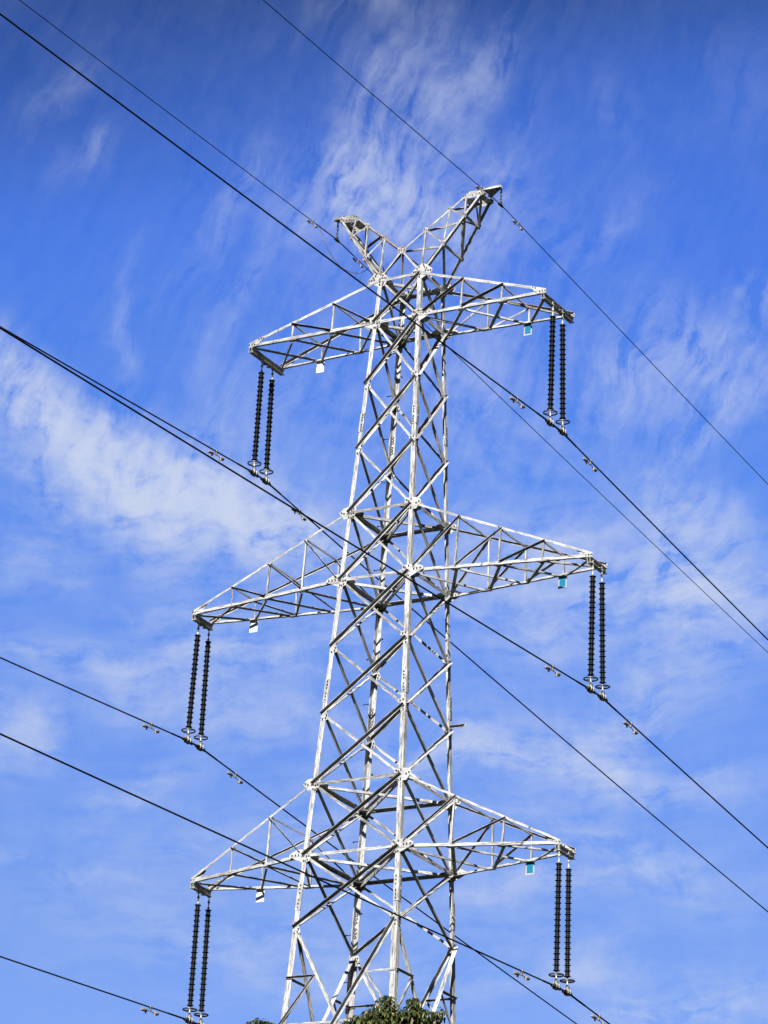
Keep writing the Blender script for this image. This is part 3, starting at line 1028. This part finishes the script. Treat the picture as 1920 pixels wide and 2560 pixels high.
def smooth(pts, n=6):
    pts = [V(p) for p in pts]
    out = []
    for i in range(len(pts) - 1):
        p0, p1, p2, p3 = pts[max(i - 1, 0)], pts[i], pts[i + 1], pts[min(i + 2, len(pts) - 1)]
        for k in range(n):
            t = k / n
            out.append(.5 * ((2 * p1) + (p2 - p0) * t + (2 * p0 - 5 * p1 + 4 * p2 - p3) * t * t + (3 * p1 - p0 - 3 * p2 + p3) * t ** 3))
    return out + [pts[-1]]


m.tube(smooth(J), .0085, 6)
tag(m.build('jumper_wire', plain('braided_copper', (.16, .14, .12), .5, .5)), 'thin slack loop of wire hanging beside the left branch of the V-shaped top', 'wire')

# ------------------------------------------------------------------ trees
lm, lt, lb = newmat('glossy_leaf')
at_ = N(lt, 'ShaderNodeAttribute', attribute_name='tone')
lc = ramp(lt, at_.outputs['Fac'], [(0.0, (.014, .024, .006)), (.45, (.032, .047, .010)), (.80, (.076, .088, .018)), (.93, (.22, .19, .035)), (1.0, (.25, .15, .06))])
ltc = N(lt, 'ShaderNodeTexCoord')
ln = N(lt, 'ShaderNodeTexNoise', {'Vector': ltc.outputs['Object'], 'Scale': 60.0, 'Detail': 3.0})
lmul = N(lt, 'ShaderNodeMix', {'Factor': .7, 'A': lc, 'B': ramp(lt, ln.outputs[0], [(.3, (.6, .6, .6)), (.65, (1, 1, 1))])}, data_type='RGBA', blend_type='MULTIPLY')
lt.links.new(lmul.outputs[2], lb.inputs['Base Color'])
lb.inputs['Roughness'].default_value = .42
lb.inputs['Specular IOR Level'].default_value = .4
lo_ = lt.nodes['Material Output']
ltr = N(lt, 'ShaderNodeBsdfTranslucent', {'Color': lmul.outputs[2]})
lms = N(lt, 'ShaderNodeMixShader', {'Fac': .3, 1: lb.outputs[0], 2: ltr.outputs[0]})
lt.links.new(lms.outputs[0], lo_.inputs['Surface'])
M_LEAF = lm
M_BARK = plain('bark', (.10, .075, .055), .9, 0, .4, 12)


class Leaves:
    def __init__(s):
        s.v, s.f, s.t = [], [], []

    def leaf(s, p, d, L, w, tone, droop):
        d = d.normalized()
        side = d.cross(Z)
        if side.length < .05:
            side = X.copy()
        side.normalize()
        roll = random.uniform(-.7, .7)
        nrm = side.cross(d)
        side = side * math.cos(roll) + nrm * math.sin(roll)
        i0 = len(s.v)
        prof = [(0, .08), (.22, .75), (.5, 1.0), (.78, .62), (1.0, .03)]
        pos = V(p)
        dd = d.copy()
        last = 0
        for f, ww in prof:
            pos = pos + dd * (f - last) * L
            last = f
            dd = (dd + V((0, 0, -droop * .38))).normalized()
            nn = side.cross(dd)
            e = side * ww * w * .5
            s.v += [tuple(pos - e + nn * ww * w * .14), tuple(pos), tuple(pos + e + nn * ww * w * .14)]
        for k in range(4):
            a = i0 + k * 3
            s.f += [(a, a + 1, a + 4, a + 3), (a + 1, a + 2, a + 5, a + 4)]
            s.t += [tone, tone]

    def rosette(s, p, up, n, L, yellow=0.0):
        for k in range(n):
            a = k * 2.4 + random.uniform(-.5, .5)
            b = random.uniform(-.5, .75)
            d = V((math.cos(a), math.sin(a), b)) + up * .25
            tone = random.uniform(.1, .8)
            if random.random() < yellow:
                tone = random.uniform(.85, 1.0)
            l = L * random.uniform(.65, 1.2)
            s.leaf(V(p) + d.normalized() * .012, d, l, l * random.uniform(.30, .42), tone, random.uniform(.7, 2.2))

    def build(s, name, parent):
        me = bpy.data.meshes.new(name)
        me.from_pydata(s.v, [], s.f)
        a = me.attributes.new('tone', 'FLOAT', 'FACE')
        a.data.foreach_set('value', s.t)
        me.materials.append(M_LEAF)
        me.polygons.foreach_set('use_smooth', [True] * len(s.f))
        me.update()
        o = bpy.data.objects.new(name, me)
        COL.objects.link(o)
        o.parent = parent
        return o


def make_tree(base, clumps, body, label, leafL):
    """clumps: (x, y, z, radius, yellow) of the topmost leaf sprays; body: big ellipsoid below them"""
    base = V(base)
    root = empty('broadleaf_tree', base, label=label, cat='tree', group='leafy treetops in front of the pylon')
    tr = MB()
    bc, br = V(body[0]), V(body[1])
    trunk_top = V((base.x, base.y, bc.z - br.z * .3))
    tr.tube([V((0, 0, -.1)), V((.05, 0, 2)), V((-.05, .1, 5)), trunk_top - base], [.26, .21, .17, .10], 10)
    lv = Leaves()
    shoots = []
    for (cx, cy, cz, r, yel) in clumps:
        c = V((cx, cy, cz))
        k = int(44 * (r / .16) ** 2)
        tr.tube([trunk_top - base, (trunk_top + c) / 2 - base + V((random.uniform(-.3, .3), random.uniform(-.3, .3), .3)), c - base - V((0, 0, r * .6))], [.07, .035, .012], 6)
        for _ in range(k):
            d = V((random.gauss(0, 1), random.gauss(0, 1), random.gauss(.15, .9))).normalized()
            p = c + d * r * random.uniform(.35, 1.0)
            lv.rosette(p - base, d, random.randint(4, 7), leafL, yel)
            tr.tube([c - base - V((0, 0, r * .5)), p - base], [.007, .004], 4, caps=False)
    nb = body[2]
    for _ in range(nb):
        d = V((random.gauss(0, 1), random.gauss(0, 1), random.gauss(.2, 1))).normalized()
        rr = random.uniform(.7, 1.0)
        p = bc + V((d.x * br.x * rr, d.y * br.y * rr, d.z * br.z * rr))
        lv.rosette(p - base, d, 9, leafL * 1.25, .04)
    for _ in range(26):
        d = V((random.gauss(0, 1), random.gauss(0, 1), random.gauss(.3, .7))).normalized()
        p = bc + V((d.x * br.x * .85, d.y * br.y * .85, d.z * br.z * .85))
        tr.tube([trunk_top - base - Z * random.uniform(0, 1.5), (trunk_top + p) / 2 - base + Z * .2, p - base], [.06, .035, .01], 6)
    tr.build('trunk', M_BARK, root)
    lv.build('crown', root)
    return root


CAMP = V((42.5665, -72.6607, 1.6))
HR = V((RIGHT.x, RIGHT.y, 0)).normalized()
HF = V((FWD.x, FWD.y, 0)).normalized()
tc0 = V((19.6, -32.8, 12.96))


def tp(dx, dy, dz):
    return tc0 + HR * dx + HF * dy + Z * dz


CL = []
for (dx, dz, r, yel, n) in ((-.13, .155, .085, .05, 1), (-.21, .03, .12, .03, 1), (-.05, .0, .12, .05, 1), (.22, .09, .10, .02, 1), (.24, -.06, .12, .02, 1),
                            (.33, -.05, .09, .05, 1), (.53, -.04, .09, .35, 1), (.47, -.15, .12, .25, 1), (-.34, -.08, .10, .03, 1), (-.47, -.19, .12, .03, 1),
                            (-.25, -.20, .16, .02, 1), (.05, -.18, .16, .04, 1), (.28, -.22, .16, .03, 1), (-.6, -.30, .14, .03, 1), (.6, -.26, .14, .1, 1),
                            (0, -.38, .22, .02, 1), (-.4, -.42, .22, .02, 1), (.4, -.42, .22, .02, 1),
                            (-.12, -.10, .13, .03, 1), (.12, -.10, .12, .03, 1), (.36, -.14, .13, .05, 1), (-.36, -.17, .12, .02, 1), (.0, -.24, .18, .02, 1), (.5, -.22, .14, .15, 1)):
    q = tp(dx, random.uniform(-.12, .12), dz)
    CL.append((q.x, q.y, q.z, r, yel))
bc = tp(.0, .1, -2.2)
make_tree((tc0.x, tc0.y, 0), CL, (bc, (2.0, 2.0, 1.75), 750), 'dark green leafy tree standing in front of the pylon base', .09)
CL2 = []
for (dx, dz, r, yel) in ((-1.76, -.27, .10, .02), (-1.62, -.30, .10, .02), (-1.90, -.33, .11, .02), (-1.50, -.36, .10, .02), (-1.74, -.40, .16, .02),
                         (-1.99, -.40, .12, .02), (-1.40, -.42, .12, .02), (-2.05, -.48, .12, .02), (-1.30, -.50, .12, .02), (-1.58, -.44, .14, .02), (-1.84, -.46, .15, .02)):
    q = tp(dx, random.uniform(-.1, .1), dz)
    CL2.append((q.x, q.y, q.z, r, yel))
bc = tp(-1.9, .2, -2.3)
b2 = tp(-1.9, .2, 0)
make_tree((b2.x, b2.y, 0), CL2, (bc, (1.6, 1.6, 1.75), 500), 'small treetop at the bottom edge left of the pylon leg', .085)
